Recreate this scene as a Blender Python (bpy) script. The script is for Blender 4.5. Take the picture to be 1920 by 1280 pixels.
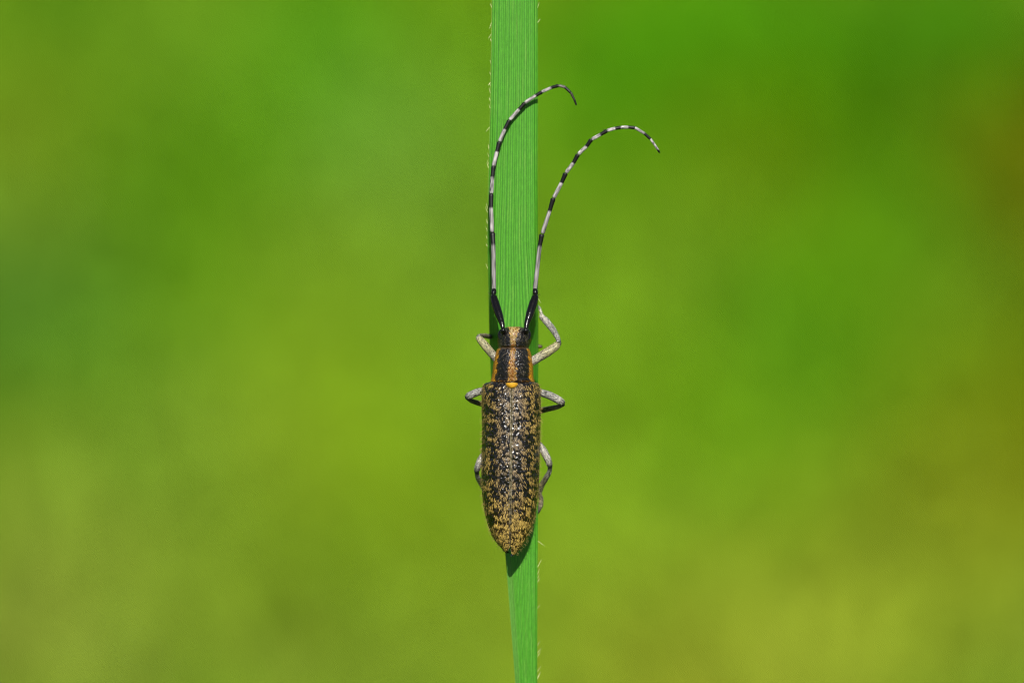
import bpy, math
import numpy as np
from mathutils import Matrix, Vector

rng = np.random.default_rng(11)
sc = bpy.context.scene
for o in list(bpy.data.objects):
    bpy.data.objects.remove(o)
COL = sc.collection

# ------------------------------------------------------------------ camera
PITCH = math.radians(20.0)      # the lens looks down into the meadow
DIST = 0.450                    # lens to grass leaf, metres
CAM_H = 0.82
S = 26.5                        # photo pixels per millimetre at the leaf
cam_data = bpy.data.cameras.new('camera')
cam_data.sensor_width = 36.0
cam_data.lens = 36.0 * DIST / (1920.0 / S / 1000.0)
cam_data.clip_start = 0.01
cam_data.clip_end = 2000.0
cam_data.dof.use_dof = True
cam_data.dof.focus_distance = DIST - 0.0024
cam_data.dof.aperture_fstop = cam_data.lens / 11.5
cam = bpy.data.objects.new('camera', cam_data)
COL.objects.link(cam)
cam.location = (0, 0, CAM_H)
cam.rotation_euler = (math.pi / 2 - PITCH, 0, 0)
sc.camera = cam

FWD = Vector((0, math.cos(PITCH), -math.sin(PITCH)))
UPV = Vector((0, math.sin(PITCH), math.cos(PITCH)))
BACK = -FWD
FOCUS = Vector((0, 0, CAM_H)) + FWD * DIST

# ------------------------------------------------------------------ world and sun
SUN = (Vector((1, 0, 0)) * 0.07 + UPV * 0.70 + BACK * 1.0).normalized()
world = bpy.data.worlds.new('World')
sc.world = world
world.use_nodes = True
wn = world.node_tree
sky = wn.nodes.new('ShaderNodeTexSky')
sky.sky_type = 'NISHITA'
sky.sun_disc = False
sky.sun_elevation = math.asin(SUN.z)
sky.sun_rotation = math.atan2(SUN.x, SUN.y)
wn.nodes['Background'].inputs['Strength'].default_value = 0.05
wn.links.new(sky.outputs[0], wn.nodes['Background'].inputs['Color'])
sun_data = bpy.data.lights.new('sun', 'SUN')
sun_data.energy = 4.2
sun_data.angle = math.radians(0.53)
sun_data.color = (1.0, 0.955, 0.88)
sun = bpy.data.objects.new('sun', sun_data)
COL.objects.link(sun)
sun.location = SUN * 30
sun.rotation_euler = SUN.to_track_quat('Z', 'Y').to_euler()

sc.view_settings.view_transform = 'Standard'
sc.view_settings.look = 'None'
sc.view_settings.exposure = 1.35
sc.view_settings.gamma = 1.0
sc.view_settings.use_curve_mapping = False
sc.render.engine = 'CYCLES'
sc.cycles.use_adaptive_sampling = False
sc.cycles.use_denoising = True
try:
    sc.cycles.denoiser = 'OPENIMAGEDENOISE'
    sc.cycles.denoising_prefilter = 'ACCURATE'
except Exception:
    pass
sc.cycles.filter_width = 1.15
sc.cycles.max_bounces = 8
sc.cycles.sample_clamp_indirect = 4.0

# ------------------------------------------------------------------ helpers
def srgb(r, g, b):
    c = np.array([r, g, b], float) / 255.0
    return np.where(c <= 0.04045, c / 12.92, ((c + 0.055) / 1.055) ** 2.4)

def look(r, g, b):
    """albedo of a surface that reads as this tone in full sun at the exposure set above"""
    return srgb(r, g, b) * 0.40

def _hash(i, j, k, seed):
    n = (i * 374761393 + j * 668265263 + k * 2147483647 + seed * 974711) & 0xffffffff
    n = ((n ^ (n >> 13)) * 1274126177) & 0xffffffff
    n = ((n ^ (n >> 16)) * 2246822519) & 0xffffffff
    return ((n ^ (n >> 15)) & 0xffffff) / float(0xffffff)

def vnoise(p, seed=0):
    p = np.asarray(p, float)
    f = np.floor(p)
    i = f.astype(np.int64)
    t = p - f
    t = t * t * (3 - 2 * t)
    out = 0
    for a in (0, 1):
        for b in (0, 1):
            for c in (0, 1):
                w = (t[:, 0] if a else 1 - t[:, 0]) * (t[:, 1] if b else 1 - t[:, 1]) * (t[:, 2] if c else 1 - t[:, 2])
                out = out + w * _hash(i[:, 0] + a, i[:, 1] + b, i[:, 2] + c, seed)
    return out

def smooth(a, b, x):
    t = np.clip((np.asarray(x, float) - a) / (b - a), 0, 1)
    return t * t * (3 - 2 * t)

def px(x, y, z=0.0):
    """photo pixel + height above the leaf (mm) -> leaf-frame millimetres"""
    k = 1.0 - z * 0.001 / DIST
    return np.array([(x - 960.0) / S * k, (640.0 - y) / S * k, z])

def pxa(x, y, z):
    x, y, z = np.broadcast_arrays(np.asarray(x, float), np.asarray(y, float), np.asarray(z, float))
    k = 1.0 - z * 0.001 / DIST
    return np.stack([(x - 960.0) / S * k, (640.0 - y) / S * k, z], axis=-1)

def mesh_data(name, v, faces, mats, colors=None, smooth_shade=True, mat_index=None):
    me = bpy.data.meshes.new(name)
    v = np.asarray(v, float)
    me.from_pydata(v.tolist(), [], faces if isinstance(faces, list) else faces.tolist())
    for m in mats:
        me.materials.append(m)
    if colors is not None:
        ca = me.color_attributes.new('Col', 'FLOAT_COLOR', 'POINT')
        c4 = np.ones((len(v), 4), np.float32)
        c4[:, :3] = np.clip(colors, 0, 1)
        ca.data.foreach_set('color', c4.ravel())
    if mat_index is not None:
        me.polygons.foreach_set('material_index', np.asarray(mat_index, np.int32))
    me.polygons.foreach_set('use_smooth', [smooth_shade] * len(me.polygons))
    me.update()
    return me

def obj(name, me, parent=None):
    o = bpy.data.objects.new(name, me)
    COL.objects.link(o)
    o.parent = parent
    return o

def tag(o, label=None, cat=None, kind=None, group=None):
    if label: o['label'] = label
    if cat: o['category'] = cat
    if kind: o['kind'] = kind
    if group: o['group'] = group
    return o

class Mat:
    """small node helper: Principled fed by the vertex colour"""
    def __init__(self, name, rough=0.5, spec=0.5):
        self.m = bpy.data.materials.new(name)
        self.m.use_nodes = True
        self.t = self.m.node_tree
        self.b = self.t.nodes['Principled BSDF']
        self.out = self.t.nodes['Material Output']
        self.b.inputs['Roughness'].default_value = rough
        self.b.inputs['Specular IOR Level'].default_value = spec
    def node(self, kind, **props):
        n = self.t.nodes.new(kind)
        for k, v in props.items():
            setattr(n, k, v)
        return n
    def link(self, a, b):
        self.t.links.new(a, b)
    def attr(self):
        n = self.node('ShaderNodeAttribute', attribute_name='Col')
        return n.outputs['Color']
    def coords(self, out='Object'):
        return self.node('ShaderNodeTexCoord').outputs[out]
    def noise(self, scale, detail=3.0, rough=0.5, stretch=None):
        n = self.node('ShaderNodeTexNoise')
        n.inputs['Scale'].default_value = scale
        n.inputs['Detail'].default_value = detail
        n.inputs['Roughness'].default_value = rough
        c = self.coords()
        if stretch:
            mp = self.node('ShaderNodeMapping')
            mp.inputs['Scale'].default_value = stretch
            self.link(c, mp.inputs['Vector'])
            c = mp.outputs[0]
        self.link(c, n.inputs['Vector'])
        return n.outputs['Fac']
    def ramp(self, fac, lo, hi, p0=0.3, p1=0.7):
        r = self.node('ShaderNodeMapRange')
        r.inputs['From Min'].default_value = p0
        r.inputs['From Max'].default_value = p1
        r.inputs['To Min'].default_value = lo
        r.inputs['To Max'].default_value = hi
        self.link(fac, r.inputs['Value'])
        return r.outputs[0]
    def scale_color(self, col, fac):
        n = self.node('ShaderNodeVectorMath', operation='SCALE')
        self.link(col, n.inputs[0])
        self.link(fac, n.inputs['Scale'])
        return n.outputs[0]
    def bump(self, height, dist, strength=1.0):
        n = self.node('ShaderNodeBump')
        n.inputs['Distance'].default_value = dist
        n.inputs['Strength'].default_value = strength
        self.link(height, n.inputs['Height'])
        self.link(n.outputs[0], self.b.inputs['Normal'])
        return n.outputs[0]
    def translucent(self, col, fac, tint=(1, 1, 1)):
        tr = self.node('ShaderNodeBsdfTranslucent')
        mx = self.node('ShaderNodeMixShader')
        mx.inputs[0].default_value = fac
        mul = self.node('ShaderNodeVectorMath', operation='MULTIPLY')
        mul.inputs[1].default_value = tint
        self.link(col, mul.inputs[0])
        self.link(mul.outputs[0], tr.inputs['Color'])
        self.link(self.b.outputs[0], mx.inputs[1])
        self.link(tr.outputs[0], mx.inputs[2])
        self.link(mx.outputs[0], self.out.inputs['Surface'])

# ------------------------------------------------------------------ materials
def mat_grass():
    M = Mat('meadow_blade', 0.6, 0.06)
    c = M.attr()
    c2 = M.scale_color(c, M.ramp(M.noise(60.0, 2.0), 0.75, 1.25))
    M.link(c2, M.b.inputs['Base Color'])
    M.translucent(c2, 0.35, (1.15, 1.1, 0.6))
    return M.m

def mat_ground():
    M = Mat('meadow_soil', 0.9, 0.2)
    n1 = M.noise(3.0, 6.0, 0.6)
    n2 = M.noise(0.15, 4.0, 0.6)
    mix = M.node('ShaderNodeMix', data_type='RGBA')
    mix.inputs['A'].default_value = (0.06, 0.11, 0.012, 1)
    mix.inputs['B'].default_value = (0.11, 0.15, 0.02, 1)
    M.link(M.ramp(n1, 0, 1, 0.35, 0.65), mix.inputs['Factor'])
    c = M.scale_color(mix.outputs['Result'], M.ramp(n2, 0.7, 1.3))
    M.link(c, M.b.inputs['Base Color'])
    M.bump(M.noise(40.0, 6.0, 0.7), 0.02, 0.7)
    return M.m

def mat_leaf():
    M = Mat('leaf_green', 0.5, 0.2)
    c = M.attr()
    sp = M.noise(9.0, 3.0, 0.6, (1.0, 0.25, 1.0))
    fine = M.noise(26.0, 2.0, 0.6, (1.0, 0.5, 1.0))
    c2 = M.scale_color(c, M.ramp(sp, 0.86, 1.14))
    c3 = M.scale_color(c2, M.ramp(fine, 0.88, 1.14))
    M.link(c3, M.b.inputs['Base Color'])
    M.bump(fine, 0.000018, 0.8)
    M.translucent(c3, 0.22, (1.0, 1.0, 0.6))
    return M.m

def mat_cuticle(name, rough, pit, bump_mm, spec=0.6, mottled=0.25):
    M = Mat(name, rough, spec)
    c = M.attr()
    c2 = M.scale_color(c, M.ramp(M.noise(6.0, 3.0), 1 - mottled, 1 + mottled))
    M.link(c2, M.b.inputs['Base Color'])
    v = M.node('ShaderNodeTexVoronoi', feature='SMOOTH_F1')
    v.inputs['Scale'].default_value = pit
    M.link(M.coords(), v.inputs['Vector'])
    M.bump(v.outputs['Distance'], bump_mm * 0.001, 1.0)
    return M.m

def mat_plain(name, rough=0.5, spec=0.4, trans=0.0):
    M = Mat(name, rough, spec)
    c = M.attr()
    M.link(c, M.b.inputs['Base Color'])
    if trans:
        M.translucent(c, trans)
    return M.m

def mat_appendage():
    """grey pubescence lying on black cuticle: streaky along the limb"""
    M = Mat('limb_pubescence', 0.5, 0.4)
    c = M.attr()
    n = M.noise(10.0, 3.0, 0.7)
    c2 = M.scale_color(c, M.ramp(n, 0.22, 1.55, 0.36, 0.64))
    M.link(c2, M.b.inputs['Base Color'])
    M.bump(n, 0.00005, 0.8)
    return M.m

M_GRASS, M_GROUND, M_LEAF = mat_grass(), mat_ground(), mat_leaf()
M_ELYTRA = mat_cuticle('elytra_cuticle', 0.25, 5.0, 0.14, 0.28)
M_TRUNK = mat_cuticle('body_cuticle', 0.34, 8.0, 0.06, 0.28)
M_GLOSS = mat_cuticle('gloss_black', 0.24, 9.0, 0.012, 0.22)
M_LIMB = mat_appendage()
M_BAND = mat_plain('antenna_band', 0.5, 0.22)
M_HAIR = mat_plain('pubescence', 0.5, 0.2)
M_FUZZ = mat_plain('pale_hair', 0.4, 0.5, 0.4)

# ------------------------------------------------------------------ the meadow
ground = obj('ground', mesh_data('ground', [(-600, -600, 0), (600, -600, 0), (600, 900, 0), (-600, 900, 0)], [(0, 1, 2, 3)], [M_GROUND]))
tag(ground, 'mown green meadow soil spreading out behind the beetle', kind='structure')

def to_ground(x, y, h=0.022):
    """photo pixel -> point at sward height"""
    d = FWD * DIST + Vector((1, 0, 0)) * ((x - 960) / S * 0.001) + UPV * ((640 - y) / S * 0.001)
    t = (h - CAM_H) / d.z
    return d.x * t, d.y * t

# patches of different meadow growth: where each lies and the tone it has in the photograph
PATCH = [
 (1965, 345, 150, 118, 6), (1965, 430, 104, 114, 8), (1965, 250, 84, 116, 10), (1965, 500, 84, 110, 8), (60, 40, 69, 120, 9), (250, 60, 103, 150, 34), 
 (420, 90, 119, 155, 39), (620, 60, 75, 145, 16), (820, 60, 115, 156, 30), (850, 180, 112, 152, 33), (1080, 60, 97, 143, 12), (1200, 140, 61, 134, 3), 
 (1330, 60, 85, 155, 19), (1480, 60, 72, 136, 4), (1640, 90, 81, 133, 9), (1800, 60, 74, 137, 6), (1900, 150, 67, 130, 6), (60, 230, 117, 142, 34), (230, 200, 101, 141, 32), 
 (400, 220, 97, 144, 32), (560, 230, 97, 153, 30), (720, 300, 118, 167, 58), (1120, 300, 91, 143, 12), (1300, 230, 83, 133, 7), (1430, 250, 117, 150, 22), 
 (1640, 240, 84, 142, 6), (1760, 300, 58, 114, 6), (1905, 340, 151, 132, 4), (1845, 330, 75, 123, 6), (60, 400, 125, 149, 39), (190, 370, 94, 139, 26), 
 (350, 330, 88, 138, 7), (350, 470, 89, 136, 7), (500, 440, 106, 150, 31), (620, 520, 133, 161, 47), (780, 420, 113, 147, 38), (1130, 480, 109, 147, 29), 
 (1280, 520, 124, 157, 41), (1440, 380, 116, 144, 23), (1500, 560, 77, 135, 6), (1640, 400, 79, 129, 3), (1690, 520, 112, 166, 26), (1800, 420, 68, 125, 6), 
 (1905, 490, 79, 107, 6), (40, 560, 106, 152, 50), (80, 620, 88, 133, 49), (230, 540, 100, 144, 33), (320, 620, 84, 134, 11), (480, 620, 109, 146, 32), 
 (620, 640, 113, 152, 26), (800, 620, 116, 153, 41), (1150, 640, 126, 164, 41), (1280, 660, 114, 155, 32), (1480, 660, 78, 134, 4), (1680, 640, 118, 169, 35), 
 (1820, 620, 131, 164, 41), (1905, 640, 100, 124, 11), (30, 720, 66, 117, 9), (160, 750, 84, 133, 14), (320, 740, 112, 153, 36), (500, 760, 132, 161, 40), 
 (620, 790, 122, 151, 24), (800, 760, 119, 157, 38), (1150, 780, 143, 182, 36), (1300, 800, 114, 157, 27), (1480, 740, 84, 135, 11), (1600, 830, 98, 152, 35), 
 (1720, 790, 99, 131, 14), (1880, 740, 117, 135, 21), (60, 860, 110, 131, 29), (200, 900, 142, 172, 52), (340, 900, 139, 172, 52), (520, 900, 141, 162, 47), 
 (640, 920, 131, 162, 30), (800, 900, 127, 158, 33), (1150, 920, 130, 166, 40), (1320, 940, 99, 151, 21), (1480, 900, 103, 147, 27), (1640, 960, 102, 142, 31), 
 (1780, 920, 128, 136, 29), (1900, 860, 123, 125, 19), (60, 1010, 137, 160, 49), (250, 1040, 141, 167, 54), (420, 1040, 120, 147, 35), (560, 1120, 107, 139, 14), 
 (700, 1040, 116, 145, 21), (820, 1120, 122, 152, 37), (1120, 1040, 134, 166, 42), (1260, 1080, 124, 149, 36), (1390, 1060, 99, 142, 23), (1500, 1080, 132, 146, 38), 
 (1640, 1060, 143, 150, 39), (1780, 1060, 156, 143, 35), (1900, 1110, 100, 133, 16), (60, 1200, 135, 149, 52), (240, 1210, 122, 144, 42), (420, 1220, 125, 149, 42), 
 (620, 1230, 126, 146, 48), (800, 1240, 130, 153, 44), (1120, 1200, 143, 167, 45), (1280, 1230, 167, 166, 47), (1450, 1210, 153, 161, 52), (1620, 1190, 149, 168, 47), 
 (1760, 1210, 154, 186, 48), (1890, 1230, 149, 171, 56)]
P_XY = np.array([to_ground(a[0], a[1]) for a in PATCH])
P_C = np.array([srgb(*a[2:]) for a in PATCH])
GAIN = np.array([0.72, 0.76, 0.37])
MEAN_C = P_C.mean(0)
P_C = np.clip(MEAN_C + (P_C - MEAN_C) * np.array([1.1, 1.1, 3.0]), 0.0015, 1)

def sward_color(x, y):
    n = len(x)
    # ground is seen at a slant: stretch distances along the view so a patch is round in the picture
    d2 = ((x[:, None] - P_XY[None, :, 0]) / 0.021) ** 2 + ((y[:, None] - P_XY[None, :, 1]) / 0.060) ** 2
    w = np.exp(-0.5 * d2) + 1e-9
    inside = np.clip(w.sum(1), 0, 1)[:, None]
    c = (w @ P_C) / w.sum(1)[:, None]
    q = np.stack([x * 9, y * 4, np.zeros(n)], 1)
    a, b = vnoise(q, 3)[:, None], vnoise(q * 1.7, 5)[:, None]
    dark, light = srgb(78, 128, 10), srgb(132, 158, 46)
    far = dark * (1 - a) + light * a
    far = far * (0.85 + 0.3 * b)
    return (c * inside + far * (1 - inside)) * GAIN

def blades(n, xr, yr, hgt, wid, seed, keep=None):
    g = np.random.default_rng(seed)
    x, y = g.uniform(*xr, n), g.uniform(*yr, n)
    if keep is not None:
        k = keep(x, y)
        x, y = x[k], y[k]
        n = len(x)
    col = sward_color(x, y) * g.uniform(0.84, 1.16, (n, 1)) * g.normal(1, 0.05, (n, 3)).clip(0.8, 1.2)
    az = g.uniform(0, 2 * np.pi, n)
    lean = g.uniform(0.15, 1.1, n)
    h = hgt * g.uniform(0.55, 1.3, n)
    w = wid * g.uniform(0.6, 1.3, n) * 0.5
    dx, dy = np.cos(az), np.sin(az)
    tw = az + np.pi / 2 + g.normal(0, 0.5, n)
    sx, sy = np.cos(tw) * w, np.sin(tw) * w
    V = np.zeros((n, 7, 3))
    for i, (t, ww) in enumerate(((0, 0.8), (0.45, 1.0), (0.78, 0.7))):
        out = h * lean * t ** 2 * 0.8
        zz = h * (t - 0.28 * lean * t ** 2)
        for s, kx in ((-1, 0), (1, 1)):
            V[:, i * 2 + kx] = np.stack([x + dx * out + s * sx * ww, y + dy * out + s * sy * ww, zz], 1)
    out = h * lean * 0.8
    V[:, 6] = np.stack([x + dx * out, y + dy * out, h * (1 - 0.34 * lean)], 1)
    base = np.arange(n)[:, None] * 7
    F = [tuple(r) for q in ((0, 1, 3, 2), (2, 3, 5, 4)) for r in (base + np.array(q)).tolist()] + [tuple(r) for r in (base + np.array((4, 5, 6))).tolist()]
    C = np.repeat(col, 7, axis=0)
    return V.reshape(-1, 3), F, C

def not_leaf_foot(x, y):
    return (x - 0.0) ** 2 + (y - 0.18) ** 2 > 0.02 ** 2

v, f, c = blades(105000, (-1.1, 1.1), (1.1, 3.9), 0.045, 0.0055, 1)
tag(obj('meadow_grass', mesh_data('meadow_grass', v, f, [M_GRASS], c)), 'soft bright green meadow grass filling the background', 'grass', kind='stuff')
def ring(x, y):
    return ~((np.abs(x) < 1.1) & (y > 1.1) & (y < 3.9)) & not_leaf_foot(x, y)
v, f, c = blades(150000, (-5, 5), (-2.5, 9), 0.055, 0.011, 2, ring)
tag(obj('meadow_grass', mesh_data('outer_grass', v, f, [M_GRASS], c)), 'wide green meadow grass farther out around the leaf', 'grass', kind='stuff')

# low broad-leaved herbs among the grass
def herbs(n, seed):
    g = np.random.default_rng(seed)
    x, y = g.uniform(-1.1, 1.1, n), g.uniform(1.1, 3.9, n)
    dens = vnoise(np.stack([x * 12, y * 6, np.zeros(n)], 1), 8)
    k = dens > 0.45
    x, y = x[k], y[k]; n = len(x)
    col = sward_color(x, y) * g.uniform(0.85, 1.2, (n, 1))
    az = g.uniform(0, 2 * np.pi, n); tilt = g.uniform(0.0, 0.6, n)
    L = g.uniform(0.014, 0.032, n); W = L * g.uniform(0.35, 0.6, n)
    z0 = g.uniform(0.015, 0.04, n)
    prof = ((0, 0.0), (0.25, 0.8), (0.6, 1.0), (1.0, 0.0))
    V = np.zeros((n, 8, 3)); d = np.stack([np.cos(az), np.sin(az)], 1); s = np.stack([-d[:, 1], d[:, 0]], 1)
    for i, (t, ww) in enumerate(prof):
        for sg, kx in ((-1, 0), (1, 1)):
            xy = np.stack([x, y], 1) + d * (L * t)[:, None] + s * (sg * W * ww * 0.5)[:, None]
            V[:, i * 2 + kx, :2] = xy
            V[:, i * 2 + kx, 2] = z0 + L * t * np.sin(tilt) - L * 0.35 * t * t + W * ww * 0.12
    V[:, 0] = V[:, 1] = (V[:, 0] + V[:, 1]) / 2
    base = np.arange(n)[:, None] * 8
    F = [tuple(r) for q in ((0, 3, 2), (4, 5, 6)) for r in (base + np.array(q)).tolist()] + [tuple(r) for r in (base + np.array((2, 3, 5, 4))).tolist()]
    return V.reshape(-1, 3), F, np.repeat(col, 8, axis=0)
v, f, c = herbs(9000, 21)
tag(obj('meadow_herbs', mesh_data('meadow_herbs', v, f, [M_GRASS], c)), 'small broad green herb leaves scattered among the meadow grass', 'herbs', kind='stuff')

# ------------------------------------------------------------------ leaf frame
ROT = Matrix(((1, 0, 0), (0, 0, 0), (0, 0, 0))).to_4x4()
FRAME = Matrix.Identity(4)
for i, ax in enumerate((Vector((1, 0, 0)), UPV, BACK)):
    for r in range(3):
        FRAME[r][i] = ax[r]
FRAME.translation = FOCUS

def root(name, origin_mm):
    e = bpy.data.objects.new(name, None)
    e.empty_display_size = 2.0
    COL.objects.link(e)
    e.matrix_world = FRAME @ Matrix.Translation(Vector(origin_mm) * 0.001) @ Matrix.Scale(0.001, 4)
    return e

# ------------------------------------------------------------------ the grass leaf
KEYS = np.array([
 # y      left   foldL  foldR  right  depthL depthR
 (-4600, 961.0, 962.0, 964.0, 965.0, 0, 0),
 (-3600, 948, 954, 980, 986, 4, 4),
 (-2000, 932, 940, 992, 1002, 4, 4),
 (-20, 922.5, 931, 1000, 1008, 3, 5),
 (200, 919, 929, 1001, 1008.3, 4, 5),
 (330, 915.5, 928, 1003, 1008, 7, 6),
 (450, 913.5, 928, 1003, 1008.5, 15, 8),
 (560, 916, 930, 1000, 1009, 26, 20),
 (650, 918, 937, 990, 1009.5, 60, 50),
 (720, 921, 938, 992, 1009, 56, 44),
 (850, 930, 944, 997, 1009, 44, 26),
 (1000, 944, 957, 1001, 1008.5, 20, 8),
 (1045, 948, 962, 1003, 1008, 9, 5),
 (1160, 957, 968, 1003.5, 1007.5, 7, 5),
 (1290, 967, 975, 1004, 1007.5, 7, 6),
 (1800, 975, 981, 1003, 1007, 8, 6),
 (6000, 976, 982, 1002, 1007, 10, 8),
 (19380, 970, 980, 1004, 1014, 12, 12)], float)
rows_y = np.concatenate([np.linspace(-4600, -100, 60), np.linspace(-90, 1370, 210), np.linspace(1400, 19380, 120)])
K = np.stack([np.interp(rows_y, KEYS[:, 0], KEYS[:, i]) for i in range(1, 7)], 1)
ker = np.hanning(9); ker /= ker.sum()
for i in range(6):
    K[:, i] = np.convolve(np.pad(K[:, i], 4, mode='edge'), ker, 'valid')
NS, NV = 154, 22
LV, LC = [], []
for r, yy in enumerate(rows_y):
    xl, fl, fr, xr, dl, dr = K[r]
    # polyline (x, depth) resampled by arc length, corners rounded
    mid = 0.5 * (fl + fr)
    P = np.array([(xl, -dl), (fl, -1.0), (mid, 1.2), (fr, -1.0), (xr, -dr)])
    seg = np.r_[0, np.cumsum(np.hypot(*np.diff(P, axis=0).T))]
    s = np.linspace(0, seg[-1], NS)
    X, Z = np.interp(s, seg, P[:, 0]), np.interp(s, seg, P[:, 1])
    kk = np.hanning(19); kk /= kk.sum()
    Zp = np.convolve(np.pad(Z, 9, mode='reflect', reflect_type='odd'), kk, 'valid')
    Xp = np.convolve(np.pad(X, 9, mode='reflect', reflect_type='odd'), kk, 'valid')
    u = np.arange(NS) / (NS - 1)
    ph = u * NV * 2 * np.pi
    vein = 0.5 + 0.5 * np.cos(ph + 0.9 * np.sin(u * 23) + 0.6 * np.sin(u * 57))
    strong = 0.6 + 0.4 * np.sin(np.floor(u * NV + 0.5) * 2.3)
    Zr = Zp + 0.55 * (vein ** 1.5 - 0.5) * (0.5 + 0.5 * strong)
    LV.append(pxa(Xp, np.full(NS, yy), Zr / S))
    groove = (1 - vein) ** 2
    yy_n = np.full(NS, yy)
    fleck = vnoise(np.stack([u * 90, yy_n * 0.02, np.zeros(NS)], 1), 4)
    bcol = srgb(92, 186, 44)[None] * np.ones((NS, 1))
    dcol = srgb(40, 122, 8)[None]
    m = np.clip(groove * (0.45 + 0.6 * strong) * 0.9, 0, 1)[:, None]
    col = bcol * (1 - m) + dcol * m
    pale = (smooth(0.62, 0.9, fleck) * vein * 0.45)[:, None]
    col = col * (1 - pale) + srgb(150, 208, 96)[None] * pale
    edge = (smooth(0.985, 1.0, 1 - u) * 0.7)[:, None]
    col = col * (1 - edge) + srgb(168, 190, 96)[None] * edge
    # sky sheen painted on the left flank towards the foot of the leaf
    sheen = (smooth(1000, 1090, yy) * (1 - smooth(0.16, 0.27, u)) * 0.55)[:, None] if yy > 1000 else np.zeros((NS, 1))
    col = col * (1 - sheen) + srgb(118, 184, 84)[None] * sheen
    LC.append(col * np.array([0.42, 0.385, 0.33]))
LV, LC = np.array(LV), np.array(LC)
nr = len(rows_y)
back = LV.copy(); back[:, :, 2] -= 0.16
allv = np.concatenate([LV.reshape(-1, 3), back.reshape(-1, 3)])
allc = np.concatenate([LC.reshape(-1, 3), LC.reshape(-1, 3) * 0.9])
idx = np.arange(nr * NS).reshape(nr, NS); off = nr * NS
q = np.stack([idx[:-1, :-1], idx[1:, :-1], idx[1:, 1:], idx[:-1, 1:]], -1).reshape(-1, 4)
faces = q.tolist() + (q[:, ::-1] + off).tolist()
for col_i in (0, NS - 1):
    a, b = idx[:-1, col_i], idx[1:, col_i]
    e = np.stack([a, a + off, b + off, b], 1)
    faces += (e if col_i == 0 else e[:, ::-1]).tolist()
for row_i in (0, nr - 1):
    a, b = idx[row_i, :-1], idx[row_i, 1:]
    e = np.stack([a, b, b + off, a + off], 1)
    faces += (e if row_i == 0 else e[:, ::-1]).tolist()
leaf_origin = px(992, 19380, 0)
leaf = root('grass_leaf', leaf_origin)
tag(leaf, 'single tall ribbed green grass leaf standing upright under the beetle', 'grass leaf')
obj('leaf_blade', mesh_data('leaf_blade', allv - leaf_origin, faces, [M_LEAF], allc), leaf)

def strands(pos, nrm, dirn, length, width, colr, lift=0.12, curl=0.0):
    """tapered ribbon hairs: two quads and a tip, each bending away from the surface"""
    n = len(pos)
    length = np.broadcast_to(np.asarray(length, float), (n,))[:, None]
    width = np.broadcast_to(np.asarray(width, float), (n,))[:, None]
    d = dirn - nrm * (dirn * nrm).sum(1)[:, None] * (1 if np.ndim(lift) == 0 and lift < 0.9 else 0)
    d /= np.linalg.norm(d, axis=1)[:, None] + 1e-12
    s = np.cross(nrm, d); s /= np.linalg.norm(s, axis=1)[:, None] + 1e-12
    V = np.zeros((n, 5, 3))
    p1 = pos + d * length * 0.5 + nrm * length * lift
    p2 = pos + d * length + nrm * length * (lift * (1.6 - curl))
    V[:, 0] = pos - s * width * 0.4; V[:, 1] = pos + s * width * 0.4
    V[:, 2] = p1 - s * width * 0.5; V[:, 3] = p1 + s * width * 0.5
    V[:, 4] = p2
    base = np.arange(n)[:, None] * 5
    F = (base + np.array((0, 1, 3, 2))).tolist() + (base + np.array((2, 3, 4))).tolist()
    return V.reshape(-1, 3), F, np.repeat(np.broadcast_to(colr, (n, 3)), 5, axis=0)

# cilia along both margins of the leaf
def margin_hair():
    g = np.random.default_rng(5)
    ps, ds, ls = [], [], []
    for side, ys in ((0, np.r_[np.arange(10, 470, 9.5), np.arange(480, 640, 26)]), (NS - 1, np.r_[14, 46, 560, 1015, 1064, 1074, 1082, 1092, 1142, 1212, 1222, 1230, 1258, 1268, 1276])):
        for yy in ys:
            if side == 0 and g.random() < 0.55:
                continue
            yy = yy + g.uniform(-4, 4)
            r = int(np.argmin(np.abs(rows_y - yy)))
            ps.append(LV[r, side] + np.array((0, 0, -0.06)))
            sg = -1 if side == 0 else 1
            ds.append((sg * g.uniform(0.1, 0.36) * (1.6 if side else 1), g.uniform(0.6, 1.0) * (1 if g.random() < 0.85 else -0.6), g.uniform(-0.1, 0.3)))
            ls.append(g.uniform(0.24, 0.56) * (1.3 if side else 1))
    ps, ds = np.array(ps), np.array(ds)
    nr_ = np.tile((0.0, 0.0, 1.0), (len(ps), 1))
    return strands(ps - leaf_origin, nr_, ds, np.array(ls), np.where(np.arange(len(ps)) % 3 == 0, 0.026, 0.018), srgb(204, 202, 146), 0.05)
v, f, c = margin_hair()
tag(obj('margin_hair', mesh_data('margin_hair', v, f, [M_FUZZ], c, False), leaf), kind='stuff')

# ------------------------------------------------------------------ the beetle
beetle_origin = px(960, 830, 0)
beetle = root('beetle', beetle_origin)
tag(beetle, 'longhorn beetle with gold-speckled black wing cases and banded antennae clinging to the grass leaf', 'beetle')
BO = beetle_origin

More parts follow.
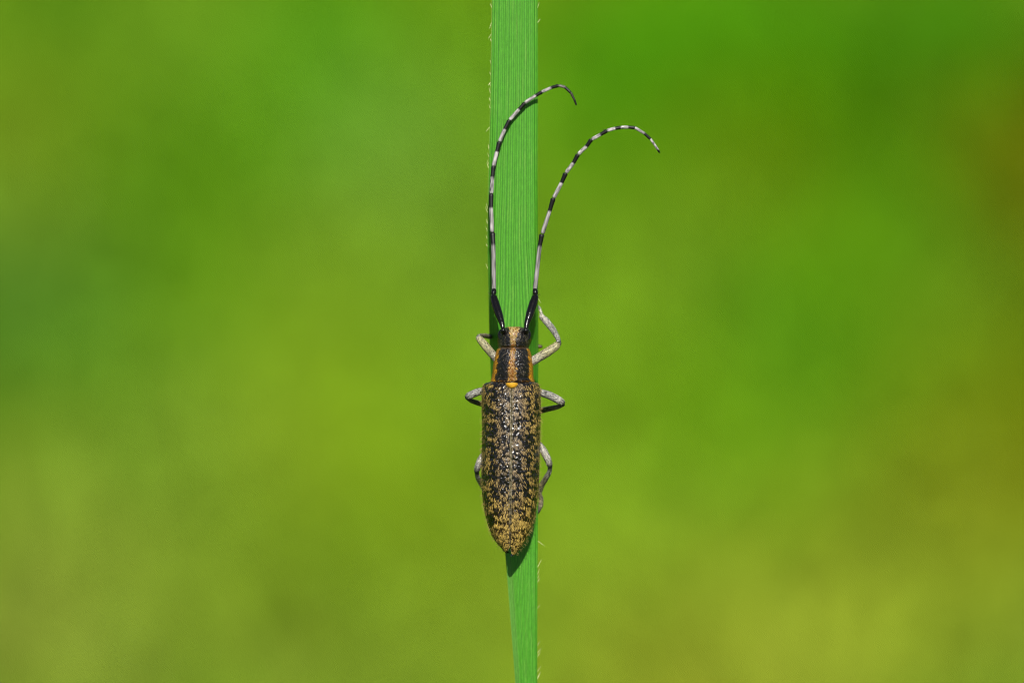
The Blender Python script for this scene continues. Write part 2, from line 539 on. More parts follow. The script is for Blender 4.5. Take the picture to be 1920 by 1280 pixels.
# --- trunk sections: y, centre x, half width (px), top z, mid z, bottom z (mm)
TR = np.array([
 (612.5, 964.5, 12, 2.55, 1.9, 1.3), (615.5, 964.5, 21, 2.95, 1.9, 0.9), (620, 964.5, 26.5, 3.2, 1.9, 0.6), (629, 964.5, 30, 3.35, 1.85, 0.45),
 (640, 964, 30.5, 3.4, 1.8, 0.5), (648, 963, 29.5, 3.38, 1.8, 0.6), (651.5, 962.7, 28.2, 3.26, 1.8, 0.65), (654, 962.5, 29.5, 3.36, 1.8, 0.65), (662, 962.3, 32.2, 3.5, 1.8, 0.6),
 (672, 962.2, 34.6, 3.58, 1.8, 0.55), (685, 962, 36.6, 3.62, 1.8, 0.5), (698, 961.6, 37.4, 3.6, 1.8, 0.5), (708, 961, 38.4, 3.52, 1.8, 0.5), (713, 961, 40.0, 3.5, 1.8, 0.5), (717, 961, 40.2, 3.36, 1.8, 0.5),
 (720, 960.5, 38, 3.0, 1.75, 0.5), (726, 960, 46, 3.2, 1.7, 0.4), (745, 959, 49, 3.35, 1.7, 0.35), (820, 958, 50, 3.5, 1.7, 0.35), (900, 957, 49, 3.3, 1.6, 0.45),
 (960, 957, 42, 2.8, 1.5, 0.6), (1000, 957, 28, 2.3, 1.45, 0.85), (1018, 956.5, 15, 2.0, 1.45, 1.0), (1026, 956.5, 5, 1.7, 1.45, 1.2)])
def trunk_point(yv, phi):
    k = [np.interp(yv, TR[:, 0], TR[:, i]) for i in range(1, 6)]
    cx, hw, zt, zm, zb = k
    cs = np.cos(phi)
    z = np.where(cs >= 0, zm + (zt - zm) * np.abs(cs) ** 0.9, zm - (zm - zb) * np.abs(cs) ** 0.9)
    x = cx + hw * np.sign(np.sin(phi)) * np.abs(np.sin(phi)) ** 0.92
    return pxa(x, yv, z)
def surf_frame(fn, a, b, da, db):
    p = fn(a, b)
    ta = (fn(a + da, b) - fn(a - da, b)); tb = (fn(a, b + db) - fn(a, b - db))
    n = np.cross(ta, tb); n /= np.linalg.norm(n, axis=1)[:, None] + 1e-15
    return p, n, ta / (np.linalg.norm(ta, axis=1)[:, None] + 1e-15)

def stripe_gold(xp, yp, hwx):
    """1 on the golden bands of head and pronotum (pixel coordinates, relative lateral offset)"""
    jit = vnoise(np.stack([xp * 0.35, yp * 0.35, np.zeros_like(xp)], 1), 9) - 0.5
    hw_med = np.interp(yp, [612, 625, 640, 648, 653, 665, 690, 704, 712, 718], [8.5, 6.5, 3.8, 3.0, 3.0, 3.8, 6.4, 7.0, 6, 4.5])
    cx_med = np.interp(yp, [612, 650, 718], [964, 961.5, 960])
    med = 1 - smooth(-1.5, 1.5, np.abs(xp - cx_med) - hw_med - jit * 4)
    side = smooth(0.79, 0.86, hwx + jit * 0.16) * smooth(650, 656, yp) + smooth(0.95, 0.99, hwx) * (1 - smooth(646, 654, yp)) * 0.35
    rim = smooth(712.5, 714.5, yp + jit * 3) * (1 - smooth(716.5, 718, yp)) * 0.6
    neck = smooth(647.5, 650, yp) * (1 - smooth(652, 655, yp)) * 0.18
    return np.clip(np.maximum.reduce([med, side, rim, neck]), 0, 1), med

ny, nphi = 230, 72
yv = np.concatenate([np.linspace(612.5, 720, 150), np.linspace(722, 1026, 79)]); ny = len(yv)
YY, PH = np.meshgrid(yv, np.linspace(-np.pi, np.pi, nphi, endpoint=False), indexing='ij')
tv = trunk_point(YY.ravel(), PH.ravel())
cxr = np.interp(YY.ravel(), TR[:, 0], TR[:, 1]); hwr = np.interp(YY.ravel(), TR[:, 0], TR[:, 2])
xpix = 960 + tv[:, 0] * S / (1 - tv[:, 2] * 0.001 / DIST)
gold, _ = stripe_gold(xpix, YY.ravel(), np.abs(xpix - cxr) / hwr)
BLACK = look(24, 21, 20)
gcol = look(176, 112, 26)
tcol = BLACK[None] * (1 - gold[:, None]) + gcol[None] * gold[:, None] * 0.55
idx = np.arange(ny * nphi).reshape(ny, nphi)
nxt = np.roll(idx, -1, axis=1)
tf = np.stack([idx[:-1], idx[1:], nxt[1:], nxt[:-1]], -1).reshape(-1, 4)[:, ::-1].tolist()
tf = [tuple(r) for r in tf]
tf.append(tuple(idx[0].tolist())); tf.append(tuple(idx[-1].tolist()[::-1]))

def tube(path, radii, cols, ns=14, flat=1.0, per=10):
    """smooth tapered tube through path (mm): returns v, f, c and per-ring frames"""
    path, radii, cols = np.asarray(path, float), np.asarray(radii, float), np.asarray(cols, float)
    s = np.r_[0, np.cumsum(np.linalg.norm(np.diff(path, axis=0), axis=1))]
    m = max(int(s[-1] / s[-1] * per * (len(path) - 1)), 6)
    t = np.linspace(0, s[-1], m + 1)
    P = np.stack([np.interp(t, s, path[:, i]) for i in range(3)], 1)
    ksm = np.array([0.25, 0.5, 0.25])
    for _ in range(3):
        Q = P.copy()
        Q[1:-1] = 0.25 * P[:-2] + 0.5 * P[1:-1] + 0.25 * P[2:]
        P = Q
    R = np.interp(t, s, radii)
    C = np.stack([np.interp(t, s, cols[:, i]) for i in range(3)], 1)
    T = np.gradient(P, axis=0); T /= np.linalg.norm(T, axis=1)[:, None]
    ref = np.array((0, 0, 1.0)) if abs(T[:, 2]).max() < 0.93 else np.array((0.3, 1.0, 0.2))
    B = np.cross(T, ref); B /= np.linalg.norm(B, axis=1)[:, None]
    N = np.cross(B, T)
    a = np.linspace(0, 2 * np.pi, ns, endpoint=False)
    V = P[:, None] + R[:, None, None] * (np.cos(a)[None, :, None] * B[:, None] + flat * np.sin(a)[None, :, None] * N[:, None])
    n = len(P)
    ii = np.arange(n * ns).reshape(n, ns); jj = np.roll(ii, -1, axis=1)
    F = [tuple(r) for r in np.stack([ii[:-1], jj[:-1], jj[1:], ii[1:]], -1).reshape(-1, 4)[:, ::-1].tolist()]
    F.append(tuple(ii[0].tolist())); F.append(tuple(ii[-1].tolist()[::-1]))
    return V.reshape(-1, 3), F, np.repeat(C, ns, axis=0), (P, T, B, N, R)

GREY, PALE, JOINT = look(156, 153, 144), look(190, 184, 168), look(30, 26, 22)
YGREY = look(178, 170, 124)
SHADED = look(134, 126, 98)  # limb tone with the shade beside and under the body put into it
def pth(*a):
    return np.array([px(*p) for p in a])
# legs: path (px, py, z mm), radius px, colour
LEGS = {
 'front_left': [(pth((945, 690, 1.5), (930, 672, 1.7), (913, 652, 1.8), (900, 636, 1.7), (896.5, 631, 1.55)), [5, 6.6, 7.2, 6.2, 4.2], [GREY, GREY, YGREY, YGREY, GREY]),
                (pth((896.5, 631.5, 1.5), (901, 629, 0.9), (909, 629.5, -0.2), (918, 631, -1.5), (930, 634, -2.6)), [3.6, 3.6, 4.2, 4.6, 3.6], [JOINT, SHADED, SHADED, GREY, GREY]),
                (pth((930, 634, -2.6), (950, 638, -2.5), (985, 644, -2.0), (1006, 649, -2.1), (1016.5, 650, -2.0)), [3.2, 4.2, 4.0, 4.5, 2.6], [SHADED, SHADED, SHADED, look(92, 62, 24), look(60, 40, 20)])],
 'front_right': [(pth((975, 692, 1.5), (1000, 676, 1.7), (1025, 661, 1.8), (1042, 649.5, 1.7), (1048.5, 643, 1.5)), [5, 7.4, 7.8, 7.0, 4.4], [PALE, PALE, YGREY, YGREY, JOINT]),
                 (pth((1048.5, 644, 1.5), (1046, 634, 1.2), (1037, 618, 0.6), (1024, 602, -0.2), (1015, 593, -0.7)), [4.0, 4.2, 5.6, 6.2, 4.6], [JOINT, GREY, GREY, PALE, PALE]),
                 (pth((1015.5, 592, -0.7), (1014.5, 586, -0.8), (1012, 578, -1.1), (1004, 572, -1.9), (996, 570, -2.0)), [2.6, 2.2, 2.0, 3.0, 2.2], [PALE, PALE, GREY, SHADED, JOINT])],
 'mid_left': [(pth((930, 738, 1.4), (908, 731.5, 1.6), (893, 735.5, 1.7), (880, 741.5, 1.6), (875, 745, 1.45)), [4.5, 5.6, 6.4, 6.2, 4.4], [GREY, GREY, GREY, GREY, JOINT]),
              (pth((875.5, 745, 1.4), (882, 750.5, 0.9), (895, 755, 0.2), (910, 758, -0.9), (924, 760, -1.9)), [3.8, 3.8, 4.6, 5.0, 4.4], [JOINT, SHADED, SHADED, SHADED, SHADED]),
              (pth((924, 760, -1.9), (936, 764, -2.4), (950, 770, -2.3)), [3.4, 4.2, 2.4], [SHADED, SHADED, JOINT])],
 'mid_right': [(pth((985, 734, 1.4), (1012, 735.5, 1.6), (1030, 740.5, 1.7), (1048, 750, 1.6), (1056.5, 756.5, 1.45)), [4.5, 6.2, 6.6, 6.6, 4.6], [GREY, GREY, GREY, PALE, JOINT]),
               (pth((1056, 757.5, 1.4), (1047, 762.5, 0.9), (1030, 766, 0.2), (1012, 770, -0.9), (1000, 772, -1.7)), [3.8, 4.2, 4.8, 5.4, 4.4], [JOINT, SHADED, SHADED, SHADED, SHADED]),
               (pth((1000, 772, -1.7), (990, 775, -2.0), (976, 780, -2.0)), [3.4, 4.2, 2.4], [SHADED, SHADED, JOINT])],
 'hind_left': [(pth((935, 838, 1.3), (910, 848, 1.4), (901, 862, 1.5), (896, 874, 1.45), (893.5, 884, 1.35)), [4.5, 5.4, 6.0, 5.6, 4.2], [GREY, GREY, PALE, GREY, JOINT]),
               (pth((893.5, 883, 1.3), (895, 893, 0.9), (900, 903, 0.3), (910, 918, -0.6), (922, 934, -1.4)), [3.8, 4.0, 4.6, 5.0, 4.2], [JOINT, GREY, SHADED, SHADED, SHADED]),
               (pth((922, 934, -1.4), (932, 950, -1.7), (942, 964, -1.5)), [3.2, 4.2, 2.4], [SHADED, SHADED, JOINT])],
 'hind_right': [(pth((985, 818, 1.3), (1006, 828, 1.4), (1018, 843, 1.5), (1027, 860, 1.45), (1031.5, 874, 1.35)), [4.5, 5.6, 6.3, 6.0, 4.4], [GREY, GREY, PALE, PALE, JOINT]),
                (pth((1031.5, 873, 1.3), (1030.5, 884, 1.0), (1023, 897, 0.5), (1015, 910, 0.0), (1011, 924, -0.3)), [4.0, 4.0, 5.0, 5.2, 4.4], [JOINT, GREY, SHADED, SHADED, SHADED]),
                (pth((1011, 924, -0.3), (1014.5, 934, -0.5), (1014, 946, -0.6), (1009.5, 958, -0.6), (1004, 966, -0.5)), [3.4, 4.2, 4.6, 3.4, 2.0], [SHADED, SHADED, SHADED, JOINT, JOINT])],
}
leg_meshes, leg_rings = [], []
for nm, segs in LEGS.items():
    for path, rad, cols in segs:
        V, F, C, fr = tube(path, np.array(rad) * (1.1 if path is segs[0][0] else 1.04) / S, np.array(cols), 16, 0.9, 8)
        leg_meshes.append((V, F, C)); leg_rings.append((nm, fr, C.reshape(-1, 16, 3)[:, 0]))

body_me = mesh_data('body', tv - BO, tf, [M_TRUNK, M_LIMB], tcol)
body = obj('body', body_me, beetle)
import bmesh
def fix_normals(me):
    bm = bmesh.new(); bm.from_mesh(me)
    bmesh.ops.recalc_face_normals(bm, faces=bm.faces)
    bm.to_mesh(me); bm.free()
def weld(target, parts):
    """boolean-union the limbs into the trunk so the body is one continuous surface"""
    tmp = []
    for V, F, C in parts:
        me = mesh_data('limb', V - BO, F, [M_TRUNK, M_LIMB], C, True, np.ones(len(F), int))
        fix_normals(me)
        o = bpy.data.objects.new('limb', me); COL.objects.link(o); o.parent = beetle
        tmp.append(o)
        md = target.modifiers.new('u', 'BOOLEAN'); md.operation = 'UNION'; md.solver = 'MANIFOLD' if WELD == 1 else 'EXACT'; md.object = o
    dg = bpy.context.evaluated_depsgraph_get(); dg.update()
    me = bpy.data.meshes.new_from_object(target.evaluated_get(dg))
    target.modifiers.clear()
    for o in tmp:
        m0 = o.data
        bpy.data.objects.remove(o); bpy.data.meshes.remove(m0)
    return me
WELD = 1
n_expect = len(tv) + sum(len(m[0]) for m in leg_meshes) * 0.6
fix_normals(body.data)
new_me = weld(body, leg_meshes)
print('WELD', len(new_me.vertices), n_expect, [a.name for a in new_me.color_attributes])
body.data = new_me
body.data.polygons.foreach_set('use_smooth', [True] * len(body.data.polygons))

# --- elytra
OUT_L = np.array([(715, 922), (716.5, 913), (719, 908), (724, 905), (735, 903.3), (760, 903), (800, 904), (850, 903), (900, 902.5), (925, 903.5), (945, 906), (965, 909.5), (985, 915), (1000, 921), (1014, 928.5), (1025, 938), (1032, 944), (1036.5, 948)])
OUT_R = np.array([(715, 998), (716.5, 1005), (719, 1009), (724, 1012), (735, 1013.8), (760, 1014.2), (800, 1013.5), (850, 1012.5), (900, 1011), (925, 1009.5), (945, 1007), (965, 1003.5), (985, 998), (1000, 992.5), (1014, 986), (1025, 978), (1035, 970), (1042, 964)])
SUT = np.array([(715, 959.5), (800, 958.7), (900, 957.7), (1000, 956.8), (1042, 956.6)])
ZT = np.array([(715, 3.45), (719, 3.78), (730, 3.98), (760, 4.1), (820, 4.2), (880, 4.15), (930, 3.9), (970, 3.5), (1000, 3.05), (1025, 2.55), (1042, 2.15)])
ZE = np.array([(715, 2.3), (725, 1.9), (800, 1.75), (900, 1.65), (970, 1.7), (1010, 1.75), (1042, 1.85)])
def elytron_fn(side):
    OUT = OUT_L if side < 0 else OUT_R
    tip = OUT[-1, 0]
    def fn(yv, phi):
        yv = np.clip(yv, 715, tip)
        xs = np.interp(yv, SUT[:, 0], SUT[:, 1]); xo = np.interp(yv, OUT[:, 0], OUT[:, 1])
        # inner edge leaves the suture towards the rounded tip
        gape = np.clip((yv - (tip - 17)) / 17, 0, 1)
        xi = xs + side * (0.35 + gape ** 2.2 * abs(OUT[-1, 1] - np.interp(tip, SUT[:, 0], SUT[:, 1])))
        zt = np.interp(yv, ZT[:, 0], ZT[:, 1]); ze = np.interp(yv, ZE[:, 0], ZE[:, 1])
        t = np.clip(phi / (np.pi / 2), 0, 2)
        sn = np.sin(np.minimum(phi, np.pi / 2))
        x = xi + (xo - xi) * sn ** 0.95
        rel = np.clip(np.abs(x - xs) / (np.abs(xo - xs) + 1e-6), 0, 1)
        z = ze + (zt - ze) * (1 - rel ** 2.7) ** 0.6
        # sutural ridge and groove
        dx = np.abs(x - xs)
        z = z - 0.08 * np.exp(-(dx / 0.5) ** 2) + 0.03 * np.exp(-((dx - 1.6) / 0.9) ** 2)
        under = np.clip(phi - np.pi / 2, 0, 1)
        z = z - under * 1.0
        x = x - side * under ** 2 * 10
        return pxa(x, yv, z)
    return fn, tip

def mottle(xp, yp, rel):
    """hair density over the elytra: tessellated patches, dense margins and tail, bare lanes between"""
    n = len(xp)
    q = np.stack([xp / 7.5, yp / 5.5, np.zeros(n)], 1)
    a = vnoise(q, 31) * 0.6 + vnoise(q * 2.1, 32) * 0.4
    b = vnoise(np.stack([xp / 30.0, yp / 42.0, np.zeros(n)], 1), 33)
    d = 0.31 + (a - 0.5) * 3.4 + (b - 0.5) * 0.25
    d += smooth(900, 1010, yp) * 0.24 + smooth(0.7, 0.97, rel) * 0.18
    d += (1 - smooth(722, 770, yp)) * 0.15
    d -= np.exp(-((rel - 0.62) / 0.12) ** 2) * 0.18 * (1 - smooth(900, 990, yp)) * smooth(735, 770, yp)
    spot = ((xp - 919.5) / 9.5) ** 2 + ((yp - 973) / 13.5) ** 2
    d -= 0.17 * np.cos(2 * np.pi * (rel - 0.56) / 0.30) * (1 - smooth(930, 1000, yp)) * smooth(725, 760, yp)
    d = np.where(rel < 0.032, 0, d)
    d -= 0.10 * (1 - smooth(0.4, 0.6, rel)) * (1 - smooth(860, 930, yp))
    d = np.where(spot < 1, -1, d)
    return np.clip(d, 0, 1)

ely_hair = [[], [], []]
n_off = 0
def add_hair(store, V, F, C):
    k = sum(len(x) for x in store[0])
    store[0].append(V); store[1] += (np.array(F[:len(F) // 2]) + k).tolist() + (np.array(F[len(F) // 2:]) + k).tolist(); store[2].append(C)

for side in (-1, 1):
    fn, tip = elytron_fn(side)
    yv = np.concatenate([np.linspace(715, 735, 16), np.linspace(737, tip - 26, 120), np.linspace(tip - 25, tip - 0.05, 44)])
    ph = np.concatenate([[0.0, 0.007, 0.015, 0.025, 0.04, 0.07, 0.11], np.linspace(0.15, np.pi / 2 - 0.02, 40), np.linspace(np.pi / 2, np.pi / 2 + 0.9, 8)])
    YY, PH = np.meshgrid(yv, ph, indexing='ij')
    V = fn(YY.ravel(), PH.ravel())
    n0, n1 = YY.shape
    gran = vnoise(V * 7.5, 41)
    V = V + np.stack([np.zeros(len(V)), np.zeros(len(V)), 0.030 * (gran - 0.5)], 1)
    xp = 960 + V[:, 0] * S
    base = look(26, 23, 20)[None] * np.ones((len(V), 1))
    tailw = smooth(930, 1020, YY.ravel())[:, None]
    base = base * (1 - tailw * 0.5) + look(92, 68, 30)[None] * tailw * 0.5
    sutw = np.exp(-(PH.ravel() / 0.022) ** 2)[:, None] * 0.85
    base = base * (1 - sutw) + look(190, 176, 140)[None] * sutw
    if side < 0:
        spot = (1 - smooth(0.7, 1.1, np.hypot((960 + V[:, 0] * S - 919.5) / 9.0, (YY.ravel() - 976) / 10.5)))[:, None]
        base = base * (1 - spot) + look(8, 7, 7)[None] * spot
    idx = np.arange(n0 * n1).reshape(n0, n1)
    q = np.stack([idx[:-1, :-1], idx[1:, :-1], idx[1:, 1:], idx[:-1, 1:]], -1).reshape(-1, 4)
    if side < 0:
        q = q[:, ::-1]
    ely = obj('elytron', mesh_data('elytron', V - BO, q.tolist(), [M_ELYTRA], base), beetle)
    # hairs
    g = np.random.default_rng(100 + side)
    n = 11500
    hy = g.uniform(717, tip - 4, n); hp = np.arcsin(np.clip(g.uniform(0.01, 1.0, n), 0, 1)); 
    ext = g.random(n) < 0.10
    hp = np.where(ext, g.uniform(1.2, 1.9, n), hp)
    P, N, T = surf_frame(fn, hy, hp, 0.5, 0.01)
    N = np.where(N[:, 2:3] < 0, -N, N)
    xp = 960 + P[:, 0] * S
    xs = np.interp(hy, SUT[:, 0], SUT[:, 1]); xo = np.interp(hy, (OUT_L if side < 0 else OUT_R)[:, 0], (OUT_L if side < 0 else OUT_R)[:, 1])
    rel = np.abs(xp - xs) / np.abs(xo - xs)
    dens = mottle(xp, hy, rel)
    keep = g.random(n) < dens * 0.92
    P, N, hy, hp, rel, xp = P[keep], N[keep], hy[keep], hp[keep], rel[keep], xp[keep]
    n = len(P)
    ang = g.normal(0, 0.22, n) + side * 0.16 + (vnoise(np.stack([xp / 20, hy / 20, np.zeros(n)], 1), 51) - 0.5) * 0.6
    D = np.stack([np.sin(ang), -np.cos(ang), np.zeros(n)], 1)
    goldw = np.clip(smooth(0.30, 0.8, rel) * 0.8 + smooth(880, 1000, hy) * 0.8, 0, 1)[:, None]
    warm, dull = look(208, 174, 88), look(142, 120, 84)
    colr = dull[None] * (1 - goldw) + warm[None] * goldw
    colr = colr * g.choice((0.08, 0.3, 0.8, 1.25, 1.7), (n, 1), p=(0.2, 0.17, 0.2, 0.25, 0.18))
    lf = 1 - smooth(tip - 40, tip - 6, hy) * 0.62
    V, F, C = strands(P + N * 0.012 - BO, N, D, g.uniform(0.14, 0.26, n) * lf, g.uniform(0.019, 0.031, n), colr, 0.14, 0.6)
    hair = obj('pubescence', mesh_data('elytron_hair', V, F, [M_HAIR], C, False), ely)
    tag(hair, kind='stuff')
    # fringe of fine upright hairs along the flank
    n = 220
    hy = g.uniform(718, tip - 3, n); hp = g.uniform(1.15, 1.75, n)
    P, N, T = surf_frame(fn, hy, hp, 0.5, 0.01)
    out = np.stack([np.full(n, side * 1.0), g.normal(-0.5, 0.5, n), g.normal(0.2, 0.3, n)], 1)
    V, F, C = strands(P - BO, np.tile((0.0, 0.0, 1.0), (n, 1)), out, g.uniform(0.12, 0.30, n), 0.014, look(206, 176, 84)[None] * g.uniform(0.6, 1.2, (n, 1)), 0.05)
    tag(obj('fringe_hair', mesh_data('elytron_fringe', V, F, [M_FUZZ], C, False), ely), kind='stuff')

# --- hair on head and pronotum
g = np.random.default_rng(77)
n = 26000
hy = g.uniform(613, 718, n); hp = g.uniform(-1.9, 1.9, n)
P, N, T = surf_frame(trunk_point, hy, hp, 0.4, 0.01)
ctr = np.stack([np.zeros(n), np.zeros(n), np.full(n, 1.8)], 1)
N = np.where(((P - ctr) * N).sum(1)[:, None] < 0, -N, N)
xp = 960 + P[:, 0] * S
cxr = np.interp(hy, TR[:, 0], TR[:, 1]); hwr = np.interp(hy, TR[:, 0], TR[:, 2])
relx = np.abs(xp - cxr) / hwr
gold, med = stripe_gold(xp, hy, relx)
dens = 0.30 * gold * (1 - 0.45 * med) + 0.010 + 0.015 * (hy < 652)
keep = g.random(n) < dens
P, N, hy, xp, gold, med, relx = (a[keep] for a in (P, N, hy, xp, gold, med, relx)); n = len(P)
sd = np.sign(xp - np.interp(hy, [612, 650, 718], [964, 961.5, 960]))
ang = g.normal(0, 0.35, n) + sd * 0.5
head = (hy < 650)[:, None]
D = np.stack([np.sin(ang), -np.cos(ang), np.zeros(n)], 1)
D[hy < 650, 1] *= -1
warm = look(246, 178, 40)[None] * np.ones((n, 1)); tan = look(186, 142, 62)[None]; straw = look(214, 186, 118)[None]; grey = look(120, 108, 88)[None]
mw = (med > 0.5)[:, None]
colr = np.where(mw, tan, warm); colr = np.where(head & mw, straw, colr); colr = np.where(gold[:, None] < 0.3, grey, colr)
colr = colr * g.uniform(0.4, 1.25, (n, 1))
V, F, C = strands(P + N * 0.008 - BO, N, D, g.uniform(0.12, 0.24, n), g.uniform(0.022, 0.036, n), colr, 0.16, 0.5)
tag(obj('pubescence', mesh_data('body_hair', V, F, [M_HAIR], C, False), body), kind='stuff')

# --- hair on the legs
LVh, LFh, LCh, k = [], [], [], 0
for nm, (Pq, T, B, N0, R), Cc in leg_rings:
    m = len(Pq); nn = int(34 * m ** 0.5 * R.max() * 6)
    i = g.uniform(0, m - 1.01, nn); i0 = i.astype(int); fr = (i - i0)[:, None]
    lerp = lambda A: A[i0] * (1 - fr) + A[i0 + 1] * fr
    a = g.uniform(0, 2 * np.pi, nn)[:, None]
    nn_ = np.cos(a) * lerp(B) + 0.86 * np.sin(a) * lerp(N0); nn_ /= np.linalg.norm(nn_, axis=1)[:, None]
    pos = lerp(Pq) + nn_ * (R[i0] * (1 - fr[:, 0]) + R[i0 + 1] * fr[:, 0])[:, None] * 0.95
    cc = lerp(Cc)
    colr = cc * g.choice((0.08, 0.4, 1.4, 2.1), (nn, 1))
    keep = cc[:, 0] > 0.08
    V, F, C = strands((pos - BO)[keep], nn_[keep], lerp(T)[keep] + g.normal(0, 0.12, (keep.sum(), 3)), g.uniform(0.12, 0.22, keep.sum()), 0.026, colr[keep], 0.16)
    LVh.append(V); LFh += [[j + k for j in fc] for fc in F]; LCh.append(C); k += len(V)
tag(obj('leg_hair', mesh_data('leg_hair', np.concatenate(LVh), LFh, [M_HAIR], np.concatenate(LCh), False), body), kind='stuff')

# --- scutellum
def dome(cx, cy, rx, ry_up, ry_dn, z0, h, nseg=28, nring=7):
    V, a = [], np.linspace(0, 2 * np.pi, nseg, endpoint=False)
    for r in np.linspace(1, 0.08, nring):
        yy = np.where(np.sin(a) > 0, np.sin(a) * ry_up, np.sin(a) * ry_dn)
        V.append(pxa(cx + rx * r * np.cos(a), cy - yy * r, z0 + h * np.sqrt(np.maximum(1 - r * r, 0))))
    V = np.concatenate(V); ii = np.arange(nring * nseg).reshape(nring, nseg); jj = np.roll(ii, -1, 1)
    F = np.stack([ii[:-1], jj[:-1], jj[1:], ii[1:]], -1).reshape(-1, 4).tolist() + [ii[-1].tolist()]
    return V, F
V, F = dome(959.8, 718.6, 11.2, 1.6, 9.6, 3.93, 0.22)
cs = look(236, 176, 44)[None] * (0.5 + 0.75 * vnoise(V * 11, 61))[:, None]
obj('scutellum', mesh_data('scutellum', V - BO, F, [M_HAIR], cs), beetle)

# --- eyes: black kidney-shaped lobes curving round the antenna sockets
for side in (-1, 1):
    cx = 964.5 + side * 24
    pts = pth((cx - side * 1, 638, 2.85), (cx + side * 1.6, 634, 2.5), (cx + side * 2.6, 627, 2.3), (cx + side * 0.5, 620, 2.35), (cx - side * 4, 617, 2.4))
    V, F, C, _ = tube(pts, np.array([2.0, 4.4, 5.2, 4.0, 1.8]) / S, np.tile(look(12, 11, 12), (5, 1)), 16, 1.0, 8)
    obj('eye', mesh_data('eye', V - BO, F, [M_GLOSS], C), beetle)

# --- antennae: scape, pedicel and ten banded segments each
W, Kc = look(196, 189, 187), look(16, 13, 12)
LEFT = [(926.2, 543, 925, 459, 923.5, 436), (922.8, 434.5, 921, 390, 921, 364), (921.4, 362, 923.3, 332, 925.3, 312), (925.6, 310.5, 931.4, 285, 936.4, 266),
        (937.2, 264.5, 946, 243, 955.4, 225.5), (956.5, 224, 973, 205.6, 983.9, 193.6), (985, 192.5, 1004.6, 179.4, 1016.2, 172.6), (1017, 172, 1034, 164.5, 1047, 160.9),
        (1048.4, 160.8, 1059, 163.6, 1070, 173.9), (1070.6, 174.6, 1076.8, 187, 1080.7, 197.3)]
RIGHT = [(1003, 542.5, 1012, 461, 1016, 439), (1017.4, 437, 1030.5, 396, 1037.6, 371.6), (1038.8, 370, 1052.8, 343, 1060.8, 324.8), (1062, 323, 1075, 306, 1083.7, 290),
         (1085, 288.5, 1099.5, 274.8, 1108.9, 261.8), (1110.6, 261, 1126, 252.5, 1138, 245.4), (1139.5, 244.6, 1153.4, 241, 1163.5, 239.3), (1164.5, 239.1, 1177.7, 238.6, 1190, 239.7),
         (1191, 240, 1208, 250.2, 1219.4, 260.6), (1220.4, 261.4, 1233.6, 281, 1236.8, 286.5)]
RADS = [(4.2, 3.9, 5.0), (3.9, 3.7, 4.7), (3.8, 3.6, 4.5), (3.6, 3.5, 4.3), (3.5, 3.4, 4.1), (3.4, 3.2, 3.9), (3.3, 3.1, 3.6), (3.0, 2.9, 3.4), (2.8, 2.6, 2.7), (2.4, 2.0, 1.7)]
ZL = [(1.3, 0.9), (0.9, 0.7), (0.7, 0.58), (0.58, 0.5), (0.5, 0.46), (0.46, 0.44), (0.44, 0.5), (0.5, 0.7), (0.7, 0.8), (0.8, 0.7)]
ZR = [(1.5, 1.6), (1.6, 1.8), (1.8, 2.0), (2.0, 2.2), (2.2, 2.4), (2.4, 2.5), (2.5, 2.5), (2.5, 2.4), (2.4, 2.3), (2.3, 2.1)]
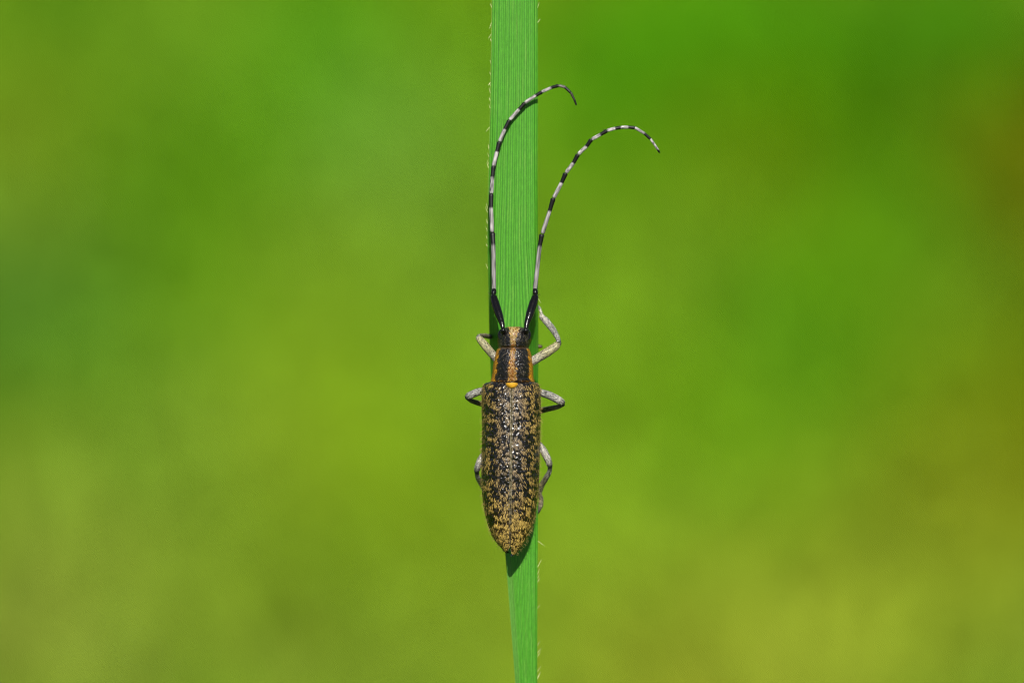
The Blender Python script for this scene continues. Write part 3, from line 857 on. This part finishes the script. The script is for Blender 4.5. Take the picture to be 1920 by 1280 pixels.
for side, segs, zz, sc_pts in ((-1, LEFT, ZL, [(943.5, 619.5, 3.1), (941.5, 607, 2.9), (935, 588, 2.4), (928.5, 568, 1.85), (925.6, 556.5, 1.6), (925.2, 552, 1.5)]),
                               (1, RIGHT, ZR, [(986, 619.5, 3.1), (987.5, 607, 2.9), (993.5, 588, 2.5), (1000, 568, 2.0), (1003.5, 556.5, 1.75), (1004.2, 552, 1.65)])):
    ant = bpy.data.objects.new('antenna', None); COL.objects.link(ant); ant.parent = beetle
    # socket bulb
    b0 = px(*sc_pts[0])
    V, F, C, _ = tube([b0 + (0, -0.16, -0.25), b0 + (0, -0.10, -0.05), b0 + (0, 0.0, 0.05), b0 + (0, 0.10, 0.02), b0 + (0, 0.17, -0.05)], np.array([4.6, 5.0, 4.6, 3.9, 2.8]) / S, np.tile(Kc, (5, 1)), 16)
    obj('socket', mesh_data('socket', V - BO, F, [M_GLOSS], C), ant)
    V, F, C, _ = tube([px(*p) for p in sc_pts], np.array([3.4, 5.0, 7.5, 7.9, 6.4, 3.6]) / S, np.tile(Kc, (6, 1)), 18)
    obj('scape', mesh_data('scape', V - BO, F, [M_GLOSS], C), ant)
    e = px(*sc_pts[-1]); s0 = px(segs[0][0], segs[0][1], zz[0][0])
    V, F, C, _ = tube([e + (e - s0) * 0.15, e * 0.7 + s0 * 0.3, e * 0.35 + s0 * 0.65, s0 - (e - s0) * 0.1], np.array([3.6, 5.2, 5.2, 4.0]) / S, np.tile(Kc, (4, 1)), 16)
    obj('pedicel', mesh_data('pedicel', V - BO, F, [M_GLOSS], C), ant)
    prev = None
    bris = []
    for i, (x0, y0, x1, y1, x2, y2) in enumerate(segs):
        za, zb = zz[i]
        a, m, e = px(x0, y0, za), px(x1, y1, 0.5 * (za + zb)), px(x2, y2, zb)
        r0, r1, r2 = (np.array(RADS[i]) / S * 1.0)
        ax = (m - a) / np.linalg.norm(m - a)
        white = W * (0.6, 0.78, 0.9, 0.95, 1, 1, 1, 1, 1, 1)[i]
        dark = Kc
        if side < 0 and i == 8: white = look(120, 114, 108)
        if side < 0 and i == 9: white, dark = look(62, 58, 52), Kc
        mm = a * 0.04 + m * 0.96
        m2 = m * 0.93 + e * 0.07
        # bend the last segments a little so the whip stays round
        pts = [a - ax * 0.05, a + ax * 0.04, a * 0.5 + m * 0.5, mm, m2, m * 0.4 + e * 0.6, e * 0.93 + m * 0.07, e]
        rad = [r0 * 0.7, r0, (r0 + r1) / 2, r1, r1 * 1.02, (r1 + r2) / 2, r2, r2 * 0.72]
        cl = [white * 0.8, white, white, white, dark, dark, dark, dark]
        V, F, C, fr = tube(pts, rad, cl, 16, 0.9, 6)
        # striate the pale pubescence lengthwise
        st = vnoise(np.stack([np.tile(np.arange(16), len(C) // 16) * 0.8, np.repeat(np.arange(len(C) // 16), 16) * 0.16, np.full(len(C), i + 20.0 * (side + 1))], 1), 71)
        C = C * (0.10 + 1.45 * st)[:, None]
        obj('antenna_segment', mesh_data('antenna_segment', V - BO, F, [M_BAND], C), ant)
        if i < 6:
            for _ in range(5):
                bris.append((e * 0.8 + m * 0.2 + g.normal(0, 0.05, 3), (g.choice((-1, 1)) * g.uniform(0.5, 1.2), g.uniform(0.4, 1.2), g.uniform(-0.3, 0.5))))
    for p0, p1 in zip(sc_pts[2:5], sc_pts[3:6]):
        for _ in range(5):
            bris.append((px(*p0) * 0.5 + px(*p1) * 0.5 + np.array((side * 0.16, 0, 0)), (side * g.uniform(0.6, 1.2), g.uniform(0.4, 1.3), g.uniform(-0.2, 0.3))))
    bp = np.array([b[0] for b in bris]); bd = np.array([b[1] for b in bris], float)
    V, F, C = strands(bp - BO, np.tile((0.0, 0.0, 1.0), (len(bp), 1)), bd, g.uniform(0.2, 0.42, len(bp)), 0.016, look(60, 48, 30), 0.05)
    tag(obj('bristle_hair', mesh_data('bristle_hair', V, F, [M_HAIR], C, False), ant), kind='stuff')
